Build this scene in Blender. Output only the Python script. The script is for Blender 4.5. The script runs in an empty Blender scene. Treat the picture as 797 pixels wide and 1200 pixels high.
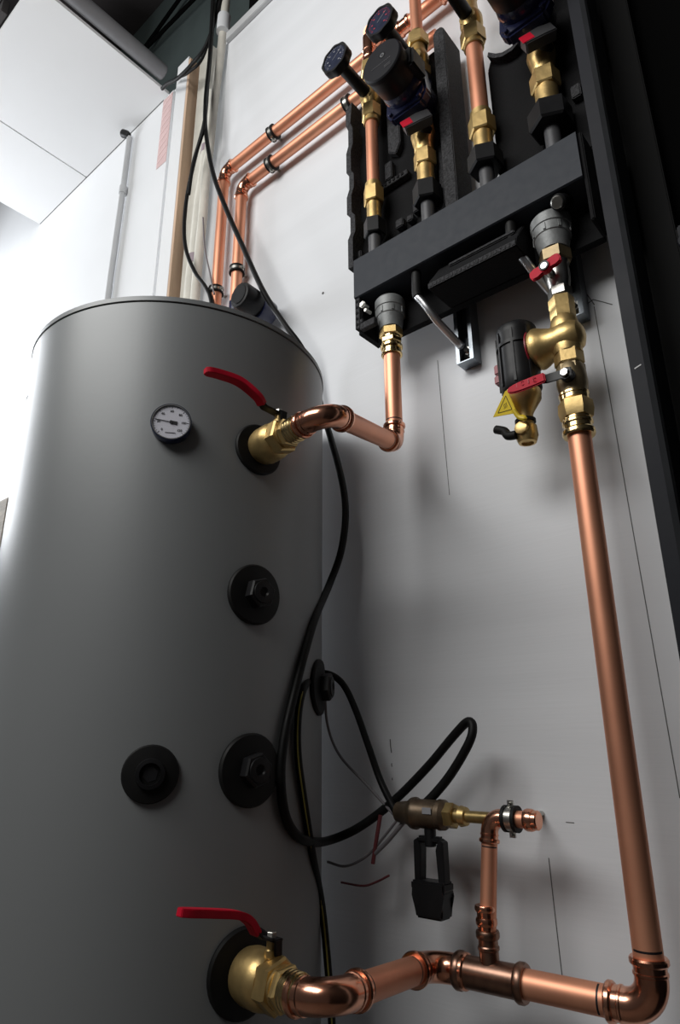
import bpy, bmesh, math, random
from mathutils import Vector, Matrix
from math import radians as R, sin, cos, pi
random.seed(4)
S = bpy.context.scene
COL = S.collection

# ------------------------------------------------------------------ camera, world, lights, exposure
F = Vector((-0.6143, 0.7169, 0.3297))
yaw, pit, rol = R(40.594), R(19.251), R(-0.394)
F = Vector((-sin(yaw)*cos(pit), cos(yaw)*cos(pit), sin(pit)))
ri = Vector((cos(yaw), sin(yaw), 0)); up = ri.cross(F)
RX = ri*cos(rol) + up*sin(rol); UX = -ri*sin(rol) + up*cos(rol)
cam = bpy.data.cameras.new('camera'); co = bpy.data.objects.new('camera', cam); COL.objects.link(co)
co.matrix_world = Matrix(((RX.x, UX.x, -F.x, 0), (RX.y, UX.y, -F.y, 0), (RX.z, UX.z, -F.z, 0), (0, 0, 0, 1)))
cam.sensor_fit = 'VERTICAL'; cam.sensor_height = 36; cam.sensor_width = 24; cam.lens = 786.2/1200*36
cam.clip_start = 0.02
S.camera = co
S.view_settings.view_transform = 'Standard'; S.view_settings.look = 'None'
S.view_settings.gamma = 1; S.view_settings.use_curve_mapping = False
S.view_settings.exposure = 0.1
W = bpy.data.worlds.new('world'); S.world = W; W.use_nodes = True
bg = W.node_tree.nodes['Background']; bg.inputs[0].default_value = (0.70, 0.70, 0.72, 1); bg.inputs[1].default_value = 0.055

def area(name, loc, target, sx, sy, power, col):
    l = bpy.data.lights.new(name, 'AREA'); l.shape = 'RECTANGLE'; l.size = sx; l.size_y = sy
    l.energy = power; l.color = col
    o = bpy.data.objects.new(name, l); COL.objects.link(o); o.location = loc
    o.rotation_euler = (Vector(target)-Vector(loc)).to_track_quat('-Z', 'Y').to_euler()
    return o
area('window_daylight', (-4.3, 0.15, 1.95), (-1.2, 0.75, 1.4), 1.3, 1.5, 72, (0.93, 0.96, 1.0))
area('room_fill', (-1.0, -1.2, 2.05), (-0.5, 1.0, 0.9), 2.1, 1.0, 56, (1.0, 0.99, 0.965))  # unseen fill lamp above and behind the camera, added to brighten the wall

# ------------------------------------------------------------------ materials
def mat(name, col, rough=0.5, metal=0.0, noise=0.0, nscale=20, bump=0.0, bscale=60, stretch=(1, 1, 1), spec=0.5, var=None, emit=None, coat=0):
    m = bpy.data.materials.new(name); m.use_nodes = True; nt = m.node_tree; N = nt.nodes; L = nt.links
    b = N['Principled BSDF']; b.inputs['Roughness'].default_value = rough; b.inputs['Metallic'].default_value = metal
    b.inputs['Base Color'].default_value = (*col, 1); b.inputs['Specular IOR Level'].default_value = spec
    if coat: b.inputs['Coat Weight'].default_value = coat
    tc = N.new('ShaderNodeTexCoord'); mp = N.new('ShaderNodeMapping'); mp.inputs['Scale'].default_value = stretch
    L.new(tc.outputs['Object'], mp.inputs[0])
    if noise:
        n = N.new('ShaderNodeTexNoise'); n.inputs['Scale'].default_value = nscale; n.inputs['Detail'].default_value = 6
        L.new(mp.outputs[0], n.inputs['Vector'])
        r = N.new('ShaderNodeValToRGB'); r.color_ramp.elements[0].position = 0.3; r.color_ramp.elements[1].position = 0.7
        c2 = var if var else tuple(c*(1-noise) for c in col)
        r.color_ramp.elements[0].color = (*c2, 1); r.color_ramp.elements[1].color = (*col, 1)
        L.new(n.outputs[0], r.inputs[0]); L.new(r.outputs[0], b.inputs['Base Color'])
        mr = N.new('ShaderNodeMapRange'); mr.inputs['To Min'].default_value = max(0.02, rough*0.8); mr.inputs['To Max'].default_value = min(1, rough*1.25)
        L.new(n.outputs[0], mr.inputs[0]); L.new(mr.outputs[0], b.inputs['Roughness'])
    if bump:
        n2 = N.new('ShaderNodeTexNoise'); n2.inputs['Scale'].default_value = bscale; n2.inputs['Detail'].default_value = 4
        L.new(mp.outputs[0], n2.inputs['Vector'])
        bp = N.new('ShaderNodeBump'); bp.inputs['Strength'].default_value = bump; bp.inputs['Distance'].default_value = 0.002
        L.new(n2.outputs[0], bp.inputs['Height']); L.new(bp.outputs[0], b.inputs['Normal'])
    return m
M = dict(
 wall=mat('painted_wall', (0.72, 0.735, 0.76), 0.62, noise=0.05, nscale=3, bump=0.09, bscale=40, stretch=(0.25, 1, 5)),
 white=mat('white_wall', (0.74, 0.75, 0.76), 0.6, noise=0.03, nscale=4),
 ceil=mat('ceiling_tile', (0.78, 0.78, 0.78), 0.6, noise=0.03, nscale=3, bump=0.05),
 dark=mat('dark_void', (0.045, 0.038, 0.038), 0.8, noise=0.3, nscale=3),
 green=mat('dark_green_wall', (0.10, 0.13, 0.125), 0.8, noise=0.3, nscale=3),
 floor=mat('concrete_floor', (0.12, 0.10, 0.085), 0.8, noise=0.3, nscale=5, bump=0.3),
 tank=mat('tank_jacket', (0.215, 0.225, 0.23), 0.42, metal=0.12, noise=0.04, nscale=2, bump=0.03, bscale=120, spec=0.5),
 lid=mat('tank_lid', (0.17, 0.175, 0.18), 0.5, noise=0.1),
 seam=mat('dark_seam', (0.02, 0.02, 0.02), 0.6),
 copper=mat('copper', (0.88, 0.42, 0.26), 0.46, metal=0.82, noise=0.3, nscale=9, stretch=(1, 1, 0.5), var=(0.72, 0.32, 0.20), bump=0.06, bscale=30),
 fit=mat('copper_fitting', (0.90, 0.46, 0.31), 0.2, metal=1, noise=0.3, nscale=25, var=(0.66, 0.28, 0.17)),
 tee=mat('aged_bronze_fitting', (0.36, 0.21, 0.15), 0.33, metal=1, noise=0.4, nscale=40),
 brass=mat('brass', (0.76, 0.54, 0.23), 0.38, metal=0.88, noise=0.35, nscale=30, bump=0.12, bscale=150),
 brass2=mat('polished_brass', (0.86, 0.64, 0.31), 0.2, metal=1, noise=0.3, nscale=40),
 dbrass=mat('tarnished_brass', (0.34, 0.26, 0.15), 0.42, metal=0.8, noise=0.4, nscale=40, bump=0.2),
 nickel=mat('nickel_plating', (0.55, 0.54, 0.50), 0.3, metal=1, noise=0.3, nscale=40),
 chrome=mat('bent_steel_bar', (0.80, 0.81, 0.83), 0.33, metal=1, noise=0.1),
 zinc=mat('galvanised_steel', (0.30, 0.33, 0.36), 0.35, metal=0.9, noise=0.3, nscale=30),
 black=mat('black_plastic', (0.009, 0.009, 0.010), 0.42, spec=0.28, noise=0.2, nscale=30, bump=0.05),
 rubber=mat('black_rubber', (0.008, 0.008, 0.008), 0.55, spec=0.22, noise=0.3, nscale=40),
 foam=mat('black_foam', (0.010, 0.010, 0.011), 0.8, spec=0.15, noise=0.6, nscale=220, bump=0.6, bscale=260, var=(0.004, 0.004, 0.0045)),
 foamedge=mat('dark_grey_foam', (0.062, 0.062, 0.066), 0.8, spec=0.2, noise=0.7, nscale=260, bump=0.7, bscale=260, var=(0.012, 0.012, 0.013)),
 plate=mat('charcoal_plate', (0.026, 0.030, 0.038), 0.5, spec=0.2, noise=0.03, nscale=60, bump=0.03, bscale=300),
 stub=mat('dark_grey_pipe', (0.085, 0.085, 0.09), 0.45, metal=0.3, noise=0.2),
 union=mat('grey_cast_union', (0.27, 0.28, 0.28), 0.5, metal=0.3, noise=0.3, nscale=60, bump=0.2, bscale=200),
 red=mat('red_vinyl', (0.55, 0.008, 0.03), 0.5, spec=0.18, noise=0.15, nscale=40),
 dred=mat('dark_red_plastic', (0.25, 0.008, 0.02), 0.4, noise=0.2),
 blue=mat('navy_pump_paint', (0.013, 0.017, 0.062), 0.28, noise=0.3, nscale=40, bump=0.2, bscale=90, coat=0.3),
 pface=mat('pump_cap', (0.010, 0.010, 0.013), 0.55, spec=0.18, noise=0.2, nscale=40),
 print=mat('pale_print', (0.30, 0.30, 0.32), 0.5),
 rprint=mat('red_print', (0.45, 0.03, 0.05), 0.5),
 dial=mat('dial_white', (0.80, 0.80, 0.88), 0.4),
 dface=mat('dark_dial', (0.020, 0.026, 0.055), 0.35, spec=0.3, noise=0.3, nscale=80),
 bezel=mat('dark_blue_bezel', (0.03, 0.04, 0.09), 0.22, metal=0.5),
 ink=mat('black_ink', (0.006, 0.006, 0.008), 0.5),
 wood=mat('bare_wood', (0.62, 0.44, 0.31), 0.7, noise=0.35, nscale=8, stretch=(4, 4, 0.4), bump=0.2),
 pink=mat('pink_printed_strip', (0.66, 0.47, 0.46), 0.6, noise=0.1),
 pinkp=mat('pink_print', (0.75, 0.55, 0.54), 0.6),
 cream=mat('cream_hose', (0.66, 0.64, 0.57), 0.65, noise=0.15, nscale=20),
 tape=mat('mauve_tape', (0.30, 0.24, 0.27), 0.4),
 greystrip=mat('grey_channel', (0.55, 0.56, 0.57), 0.5, noise=0.15, nscale=6),
 conduit=mat('white_conduit', (0.70, 0.72, 0.74), 0.45, noise=0.08),
 cable=mat('black_cable', (0.006, 0.006, 0.006), 0.5, spec=0.16, noise=0.2, nscale=60),
 stripe=mat('yellow_green_stripe_glint', (0.30, 0.27, 0.06), 0.4),
 gwire=mat('grey_wire', (0.16, 0.15, 0.16), 0.5),
 rwire=mat('red_wire', (0.13, 0.025, 0.03), 0.5),
 steel=mat('column_paint', (0.012, 0.013, 0.018), 0.55, spec=0.18, noise=0.25, nscale=8, bump=0.1),
 chamf=mat('lit_column_edge', (0.040, 0.042, 0.046), 0.45, spec=0.3, noise=0.3, nscale=12),  # paler copy of the column paint for its lit bevel
 cab=mat('black_panel', (0.009, 0.009, 0.009), 0.7, spec=0.12, noise=0.3, nscale=4),
 void=mat('deep_black', (0.003, 0.003, 0.003), 0.95, spec=0.02),
 yellow=mat('yellow_tag', (0.75, 0.55, 0.03), 0.5),
 tube=mat('grey_edge_tube', (0.22, 0.22, 0.23), 0.5, noise=0.2, nscale=6),
 beam=mat('teal_grey_metal', (0.33, 0.40, 0.40), 0.5, noise=0.2),
 rock=mat('weathered_boards', (0.42, 0.38, 0.33), 0.8, noise=0.5, nscale=12, stretch=(1, 1, 6), bump=0.5),
 pencil=mat('pencil_mark', (0.12, 0.12, 0.12), 0.8),
)
M['dvb'] = mat('dull_brass', (0.50, 0.36, 0.15), 0.38, metal=0.85, noise=0.5, nscale=40)
M['dvd'] = mat('brown_bronze', (0.16, 0.115, 0.075), 0.42, metal=0.7, noise=0.5, nscale=40, bump=0.2)
M['steel_white'] = mat('white_scratch', (0.6, 0.6, 0.6), 0.6)

# ------------------------------------------------------------------ helpers
def finish(bm, smooth=True):
    bmesh.ops.recalc_face_normals(bm, faces=bm.faces)
    if smooth:
        for f in bm.faces: f.smooth = True
        for e in bm.edges:
            if len(e.link_faces) == 2 and e.calc_face_angle(0) > R(32): e.smooth = False
def obj(name, bm, m, parent=None, smooth=True, kind=None):
    finish(bm, smooth)
    root = parent
    while root is not None and root.parent is not None: root = root.parent
    if root is not None:
        bmesh.ops.translate(bm, verts=bm.verts, vec=-Vector(root.location)); loc = (0, 0, 0)
    else:
        xs = [v.co for v in bm.verts]
        lo = Vector([min(v[i] for v in xs) for i in range(3)]); hi = Vector([max(v[i] for v in xs) for i in range(3)])
        loc = Vector(((lo.x+hi.x)/2, (lo.y+hi.y)/2, lo.z)); bmesh.ops.translate(bm, verts=bm.verts, vec=-loc)
    me = bpy.data.meshes.new(name); bm.to_mesh(me); bm.free()
    me.materials.append(M[m])
    o = bpy.data.objects.new(name, me); COL.objects.link(o); o.location = loc
    if parent: o.parent = parent
    if kind: o['kind'] = kind
    return o
def tag(o, label, cat, group=None):
    o['label'] = label; o['category'] = cat
    if group: o['group'] = group
    return o
def thing(name, label, cat, loc, group=None):
    o = bpy.data.objects.new(name, None); COL.objects.link(o); o.location = loc; o.empty_display_size = 0.02
    return tag(o, label, cat, group)
def struct(name, bm, m, parent=None, smooth=False):
    return obj(name, bm, m, parent, smooth, kind=None if parent else 'structure')
def bx(x0, x1, y0, y1, z0, z1, bev=0.0, bm=None):
    t = bmesh.new()
    bmesh.ops.create_cube(t, size=1)
    for v in t.verts: v.co = Vector(((x0+x1)/2+v.co.x*(x1-x0), (y0+y1)/2+v.co.y*(y1-y0), (z0+z1)/2+v.co.z*(z1-z0)))
    if bev: bmesh.ops.bevel(t, geom=t.edges[:], offset=bev, segments=2, affect='EDGES', clamp_overlap=True)
    return merge(bm, t)
def merge(bm, t):
    if bm is None: return t
    me = bpy.data.meshes.new('tmp'); t.to_mesh(me); t.free(); bm.from_mesh(me); bpy.data.meshes.remove(me); return bm
def frame(d):
    d = Vector(d).normalized(); a = Vector((0, 0, 1)) if abs(d.z) < 0.9 else Vector((0, 1, 0))
    u = a.cross(d).normalized(); return d, u, d.cross(u)
def lathe(o, d, prof, seg=32, bm=None, phase=0.0, ring=False):
    """solid of revolution about o + t*d; prof is a list of (t, r); closed with caps"""
    if bm is None: bm = bmesh.new()
    d, u, w = frame(d); o = Vector(o); rings = []
    for t, r in prof:
        if r < 1e-6: rings.append([bm.verts.new(o+d*t)])
        else: rings.append([bm.verts.new(o+d*t+(u*cos(2*pi*k/seg+phase)+w*sin(2*pi*k/seg+phase))*r) for k in range(seg)])
    for a, b in zip(rings, rings[1:]+([rings[0]] if ring else [])):
        for k in range(seg):
            k2 = (k+1) % seg
            if len(a) == 1 and len(b) == 1: continue
            if len(a) == 1: bm.faces.new((a[0], b[k], b[k2]))
            elif len(b) == 1: bm.faces.new((a[k], b[0], a[k2]))
            else: bm.faces.new((a[k], b[k], b[k2], a[k2]))
    if ring: return bm
    if len(rings[0]) > 1: bm.faces.new(rings[0])
    if len(rings[-1]) > 1: bm.faces.new(rings[-1])
    return bm
def cyl(o, d, t0, t1, r, bm=None, seg=32, c=0.0):
    c = c or min(0.0015, abs(t1-t0)*0.2, r*0.2)
    return lathe(o, d, [(t0, r-c), (t0+c, r), (t1-c, r), (t1, r-c)], seg, bm)
def hexa(o, d, t0, t1, r, bm=None, phase=0.3):
    c = r*0.10
    return lathe(o, d, [(t0, r-c), (t0+c, r), (t1-c, r), (t1, r-c)], 6, bm, phase)
def bead(o, d, t, r, w, bm=None):
    """raised rounded ring at t: radius r (outer), half width w"""
    return lathe(o, d, [(t-w, r*0.80), (t-w, r*0.93), (t-w*0.5, r), (t+w*0.5, r), (t+w, r*0.93), (t+w, r*0.80)], 32, bm)
def sweep(pts, r, seg=12, bm=None, caps=True, radii=None):
    if bm is None: bm = bmesh.new()
    pts = [Vector(p) for p in pts]; n = len(pts)
    T = [(pts[min(i+1, n-1)]-pts[max(i-1, 0)]).normalized() for i in range(n)]
    _, u, _ = frame(T[0]); rings = []
    for i in range(n):
        u = (u - T[i]*u.dot(T[i])).normalized(); w = T[i].cross(u); rr = radii[i] if radii else r
        rings.append([bm.verts.new(pts[i]+(u*cos(2*pi*k/seg)+w*sin(2*pi*k/seg))*rr) for k in range(seg)])
    for a, b in zip(rings, rings[1:]):
        for k in range(seg): bm.faces.new((a[k], a[(k+1) % seg], b[(k+1) % seg], b[k]))
    if caps: bm.faces.new(rings[0]); bm.faces.new(rings[-1])
    return bm
def smooth_path(P, n=10):
    P = [Vector(p) for p in P]; out = []
    Q = [P[0]*2-P[1]]+P+[P[-1]*2-P[-2]]
    for i in range(1, len(Q)-2):
        p0, p1, p2, p3 = Q[i-1:i+3]
        for k in range(n):
            t = k/n
            out.append(0.5*((2*p1)+(p2-p0)*t+(2*p0-5*p1+4*p2-p3)*t*t+(-p0+3*p1-3*p2+p3)*t**3))
    out.append(P[-1]); return out
def arc(p0, p1, p2, br, n=14):
    a = (p0-p1).normalized(); b = (p2-p1).normalized(); th = a.angle(b); t = br/math.tan(th/2)
    A = p1+a*t; B = p1+b*t; c = p1+(a+b).normalized()*(br/sin(th/2)); va = A-c; vb = B-c; w = va.angle(vb); out = []
    for k in range(n+1):
        s = k/n; out.append(c+(va*sin((1-s)*w)+vb*sin(s*w))/sin(w))
    return out, a, b
def pipe_run(root, pts, r, br, ext=None, marks=True, fit='fit', elbow=None):
    """straight copper tubes joined by press elbows with beaded ends, children of root"""
    pts = [Vector(p) for p in pts]; ext = ext if ext is not None else r*1.15; ends = [pts[0]]
    for i in range(1, len(pts)-1):
        A, a, b = arc(pts[i-1], pts[i], pts[i+1], br)
        s = A[0]+a*ext; e = A[-1]+b*ext
        bm = sweep([s]+A+[e], r*1.10, 28)
        for p, d in ((s, a), (e, b)):
            bead(p, d, -r*0.12, r*1.30, r*0.24, bm)
            bead(p, d, -r*0.85, r*1.17, r*0.14, bm)
        e_o = obj(elbow or 'elbow_fitting', bm, fit, root)
        if marks:
            for p, d in ((s, a), (e, b)):
                dd, u, w = frame(d); q = p+d*(r*0.55); mb = bmesh.new(); k0 = random.random()*0
                vs = []
                cd = (-(q-d*q.dot(d))).normalized() if q.length else u      # the mark stays on the open side of the tube
                sd = d.cross(cd)
                for k in range(9):
                    an = -1.1+2.2*k/8
                    vs.append([mb.verts.new(q+d*h+(cd*cos(an)+sd*sin(an))*(r*1.012)) for h in (-r*0.07, r*0.07)])
                for f1, f2 in zip(vs, vs[1:]): mb.faces.new((f1[0], f2[0], f2[1], f1[1]))
                obj('insertion_mark', mb, 'ink', root)
        ends += [s, e]
    ends.append(pts[-1])
    for i in range(0, len(ends), 2):
        a, b = ends[i], ends[i+1]
        if (b-a).length > 0.004: obj('tube', sweep([a, b], r, 28), 'copper', root)
def prism(poly, axis, a0, a1, bm=None, bev=0.0):
    """extrude a polygon; axis 'y': poly in (x, z); axis 'z': poly in (x, y); axis 'x': poly in (y, z)"""
    t = bmesh.new()
    def P(p, h):
        return (p[0], h, p[1]) if axis == 'y' else (p[0], p[1], h) if axis == 'z' else (h, p[0], p[1])
    A = [t.verts.new(P(p, a0)) for p in poly]; B = [t.verts.new(P(p, a1)) for p in poly]; n = len(poly)
    t.faces.new(A); t.faces.new(B)
    for i in range(n): t.faces.new((A[i], A[(i+1) % n], B[(i+1) % n], B[i]))
    if bev: bmesh.ops.bevel(t, geom=t.edges[:], offset=bev, segments=2, affect='EDGES', clamp_overlap=True)
    return merge(bm, t)
def oriented(poly, o, u, v, d, h, bm=None, bev=0.0):
    """extrude polygon (a, b) -> o + a*u + b*v by h along d"""
    t = bmesh.new(); o, u, v, d = Vector(o), Vector(u).normalized(), Vector(v).normalized(), Vector(d).normalized()
    A = [t.verts.new(o+u*a+v*b) for a, b in poly]; B = [t.verts.new(o+u*a+v*b+d*h) for a, b in poly]; n = len(poly)
    t.faces.new(A); t.faces.new(B)
    for i in range(n): t.faces.new((A[i], A[(i+1) % n], B[(i+1) % n], B[i]))
    if bev: bmesh.ops.bevel(t, geom=t.edges[:], offset=bev, segments=2, affect='EDGES', clamp_overlap=True)
    return merge(bm, t)
def ribbon(pts, w, th=0.0015, wdir=(0, 0, 1), bm=None):
    """a flat bar following pts, w wide across wdir, th thick"""
    t = bmesh.new(); pts = [Vector(p) for p in pts]; rings = []; n = len(pts); wd = Vector(wdir)
    ws = w if isinstance(w, (list, tuple)) else [w]*n
    for i, p in enumerate(pts):
        T = (pts[min(i+1, n-1)]-pts[max(i-1, 0)]).normalized(); a = (wd-T*wd.dot(T)).normalized(); b = T.cross(a)
        rings.append([t.verts.new(p+a*sx*ws[i]/2+b*sy*th/2) for sx, sy in ((-1, -1), (1, -1), (1, 1), (-1, 1))])
    for A, B in zip(rings, rings[1:]):
        for k in range(4): t.faces.new((A[k], A[(k+1) % 4], B[(k+1) % 4], B[k]))
    t.faces.new(rings[0]); t.faces.new(rings[-1])
    bmesh.ops.bevel(t, geom=[e for e in t.edges], offset=min(th*0.35, 0.002), segments=2, affect='EDGES', clamp_overlap=True)
    return merge(bm, t)
def text_mesh(body, size, o, u, v, depth=0.0004):
    c = bpy.data.curves.new('t', 'FONT'); c.body = body; c.size = size; c.align_x = 'CENTER'; c.align_y = 'CENTER'; c.extrude = depth/2
    to = bpy.data.objects.new('t', c); COL.objects.link(to); dg = bpy.context.evaluated_depsgraph_get()
    me = bpy.data.meshes.new_from_object(to.evaluated_get(dg)); bpy.data.objects.remove(to)
    bm = bmesh.new(); bm.from_mesh(me); bpy.data.meshes.remove(me)
    u = Vector(u).normalized(); v = Vector(v).normalized(); n = u.cross(v)
    for p in bm.verts: p.co = Vector(o)+u*p.co.x+v*p.co.y+n*p.co.z
    return bm

FL = -1.15           # floor height (camera is at 0)
YW = 1.06            # plane of the mounting wall
UP = Vector((0, 0, 1)); OUT = Vector((0, -1, 0)); RT = Vector((1, 0, 0)); LF = -RT

# ------------------------------------------------------------------ setting
wb = struct('wall_back', bx(-1.425, 1.2, YW, YW+0.06, FL, 2.42), 'wall')
# pencil marks and hairline scratches drawn on the painted panel
def hairline(p, q, w=0.0016):
    return ribbon([(p[0], YW-0.0003, p[1]), ((p[0]+q[0])/2+random.uniform(-.0008, .0008), YW-0.0003, (p[1]+q[1])/2), (q[0], YW-0.0003, q[1])], w, 0.0006, (1, 0, 0) if abs(p[0]-q[0]) < abs(p[1]-q[1]) else (0, 0, 1))
for p, q, w in (((-.310, .735), (-.298, -.07), .0014), ((-.637, .76), (-.629, .457), .0012), ((-.498, -.161), (-.495, -.32), .0015),
                ((-.789, .012), (-.787, -.012), .0022), ((-.787, -.03), (-.7866, -.036), .002), ((-.787, -.055), (-.7865, -.059), .002),
                ((-.322, .772), (-.309, .738), .0016), ((-.334, .742), (-.309, .750), .0016), ((-.309, .749), (-.279, .724), .0016),
                ((-.465, -.110), (-.452, -.110), .0012)):
    obj('pencil_line', hairline(p, q, w), 'pencil', wb)
obj('screw_hole', cyl((-.96, YW-.0006, 1.09), (0, -1, 0), 0, .0006, .0035, seg=12), 'pencil', wb)
obj('screw_hole', cyl((-.76, YW-.0006, 1.02), (0, -1, 0), 0, .0006, .002, seg=12), 'pencil', wb)
wl = struct('wall_left', bx(-6.0, -3.172, 1.18, 1.24, 2.7205, 4.2, 0, bx(-6.0, -1.43, 1.18, 1.24, FL, 2.72)), 'white')
struct('wall_upper', bx(-6.0, 1.2, 1.55, 1.6, 2.3, 4.55), 'green')
struct('wall_right', bx(0.9, 0.96, -0.6, 1.06, FL, 4.5), 'cab')
struct('floor', bx(-6, 1.2, -2.5, 1.6, FL-0.1, FL), 'floor')
struct('ceiling', bx(-6, 1.2, 0.62, 1.6, 4.55, 4.6), 'dark')
struct('void_backing_1', bx(-1.40, .5, 1.125, 1.175, 2.30, 2.95), 'void')  # black sheet added so the gap above the wall stays unlit
# suspended soffit: separate tiles in a thin edge angle
sf = bpy.data.objects.new('ceiling_soffit', None); COL.objects.link(sf); sf.location = (-2.5, .9, 2.72); sf['kind'] = 'structure'
for x0, x1 in ((-2.677, -1.992), (-3.17, -2.683)):
    obj('ceiling_tile', bx(x0, x1, 0.565, 1.177, 2.72, 2.735, .001), 'ceil', sf)
obj('edge_angle', bx(-1.992, -1.985, 0.565, 1.177, 2.719, 2.735), 'ceil', sf)
tag(obj('edge_tube', lathe((-1.950, 0.3, 2.762), (0, 1, 0), [(0, .034), (.815, .034), (.82, .030)], 28), 'tube'),
    'grey round tube running along the edge of the white ceiling tiles', 'tube')
bmb = obj('roof_beam', bx(-2.9, -2.05, .44, .53, 2.80, 2.90, .004), 'beam'); tag(bmb, 'teal grey metal beam in the top left corner beyond the ceiling tiles', 'beam')
bmj = obj('bracket_strap', bx(-2.26, -2.19, .535, .56, 2.735, 2.80, .002), 'dark'); tag(bmj, 'small dark bracket at the outer corner of the ceiling tile', 'bracket')
# roof brace lines seen in the dark void
for i, (a, b) in enumerate((((-2.88, 1.50, 4.14), (-2.44, 1.50, 4.26)), ((-2.92, 1.49, 4.10), (-2.16, 1.49, 4.04)))):
    tag(obj('roof_rod', sweep([a, b], .012, 10), 'void'), ('dark rod rising steeply in the shadowed roof space', 'dark rod slanting at a flatter angle in the shadowed roof space')[i], 'rod')

# white painted post at the end of the bright wall: white board, bare wooden edge
ps = thing('board_post', 'upright white board with a bare brown wooden edge beside the bright wall', 'post', (-1.77, 1.14, FL))
obj('white_board', prism([(-1.807, 1.10), (-1.735, 1.10), (-1.735, 1.178), (-1.807, 1.178)], 'z', FL, 2.655), 'white', ps)
obj('wooden_edge', bx(-1.7345, -1.720, 1.100, 1.178, FL, 2.635, .001), 'wood', ps)
st = thing('printed_strip', 'pale strip with faint pink hazard print left of the white board', 'strip', (-1.97, 1.17, FL))
obj('strip', bx(-2.010, -1.937, 1.168, 1.1795, FL, 2.70, .001), 'white', st)
obj('pink_panel', bx(-2.008, -1.939, 1.1665, 1.1675, 2.30, 2.69), 'pink', st)
for k in range(9):
    z = 2.33+k*0.04
    obj('pink_stroke', ribbon([(-2.002, 1.166, z), (-1.945, 1.166, z+0.026)], .008, .001, (0, 0, 1)), 'pinkp', st)
cb = tag(obj('cream_board', bx(-1.70, -1.628, 1.13, 1.178, FL, 2.66, .002), 'cream'), 'narrow cream board standing right of the brown wooden edge', 'board')
ch = thing('corner_channel', 'grey metal channel along the left end of the mounting wall', 'channel', (-1.45, 1.1, FL))
obj('channel', prism([(-1.492, 1.065), (-1.428, 1.065), (-1.428, 1.12), (-1.436, 1.12), (-1.436, 1.073), (-1.484, 1.073), (-1.484, 1.12), (-1.492, 1.12)], 'z', FL, 2.42), 'greystrip', ch)
tag(obj('top_rail', bx(-1.425, -.24, 1.045, 1.0595, 2.40, 2.44, .002), 'greystrip'), 'pale rail along the top of the mounting wall', 'rail')

# conduit with clamp on the bright wall
cd = thing('wall_conduit', 'thin grey conduit running down the bright wall left of the boards', 'conduit', (-2.3, 1.16, FL))
obj('pipe', sweep([(-2.260, 1.162, 2.66), (-2.260, 1.162, 2.35), (-2.272, 1.163, 1.9), (-2.280, 1.163, FL+.02)], .013, 14), 'greystrip', cd)
obj('coupling', cyl((-2.260, 1.162, 2.35), UP, -.02, .02, .017), 'greystrip', cd)
obj('elbow_end', lathe((-2.265, 1.15, 2.672), (-.5, -.2, .35), [(-.015, .012), (0, .018), (.026, .019), (.03, .014)], 20), 'black', cd)

# brown weathered pile beyond the tank
pl = thing('board_stack', 'weathered grey brown boards standing by the bright wall at the left edge', 'boards', (-3.1, 1.1, FL))
for k in range(9):
    z1 = 1.02-k*.24
    if z1 < FL+.24: break
    obj('board', bx(-3.45+.01*(k % 2), -2.825-.012*(k % 3), 1.115, 1.168-.01*(k % 2), z1-.232, z1, .006), 'rock', pl)

# dark steel column and black panels at the right
cl = thing('steel_column', 'dark charcoal steel column right of the pump manifold', 'column', (-.2, .93, FL))
x0, x1 = -.228, -.198
prof = [(x0, .90), (x1-.008, .90), (x1-.0005, .9075), (x1-.0005, .985), (x0, .985)]
obj('shaft', prism([(x0, .90), (-.2085, .90), (-.2085, .91), (-.200, .91), (-.200, .985), (x0, .985)], 'z', FL, 2.6), 'steel', cl)
obj('lit_bevel', prism([(-.2085, .8995), (-.2015, .9045), (-.1995, .912), (-.2085, .912)], 'z', FL, 2.6), 'chamf', cl)  # light caught on the bevel is painted as a paler colour
obj('paint_scratch', ribbon([(-.222, .8996, .500), (-.2125, .8996, .503)], .002, .0006), 'steel_white', cl)
tag(obj('partition', bx(-.226, -.155, 1.02, 1.055, FL, 2.6, .002), 'cab'), 'tall matt black partition right of the steel column', 'partition')
tag(obj('black_cabinet', bx(-.156, .5, 1.0555, 1.0598, FL, 2.6, 0), 'void'), 'deep black cabinet back at the right edge of the picture', 'cabinet')
jb = thing('junction_box', 'small dark junction box half hidden at the right edge on black panel', 'box', (-.13, 1.0, .68))
obj('box_body', bx(-.150, -.095, .985, 1.044, .690, .765, .004), 'cab', jb)
obj('cable_gland', cyl((-.135, .985, .725), (0, -1, 0), 0, .014, .014), 'steel', jb)
obj('box_lid', bx(-.147, -.098, .980, .9845, .694, .761, .002), 'steel', jb)

# ------------------------------------------------------------------ hot water tank
TC = Vector((-1.0523, 0.7287, 0)); TR = 0.2901; ZT = 0.717
tk = thing('hot_water_tank', 'tall grey cylindrical hot water tank with black plugs', 'tank', (TC.x, TC.y, FL))
obj('jacket', lathe((TC.x, TC.y, 0), UP, [(FL+.03, TR-.006), (FL+.036, TR), (0, TR), (ZT-.0095, TR), (ZT-.0085, TR-.003)], 160), 'tank', tk)
obj('base_ring', lathe((TC.x, TC.y, 0), UP, [(FL, TR-.03), (FL+.03, TR-.03)], 64), 'black', tk)
obj('lid_seam', lathe((TC.x, TC.y, 0), UP, [(ZT-.0095, TR-.0012), (ZT-.0065, TR-.0012)], 128), 'seam', tk)
obj('lid', lathe((TC.x, TC.y, 0), UP, [(ZT-.0065, TR+.0015), (ZT+.002, TR+.0015), (ZT+.005, TR-.003), (ZT+.006, TR-.03), (ZT+.006, 0)], 128), 'tank', tk)
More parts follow.
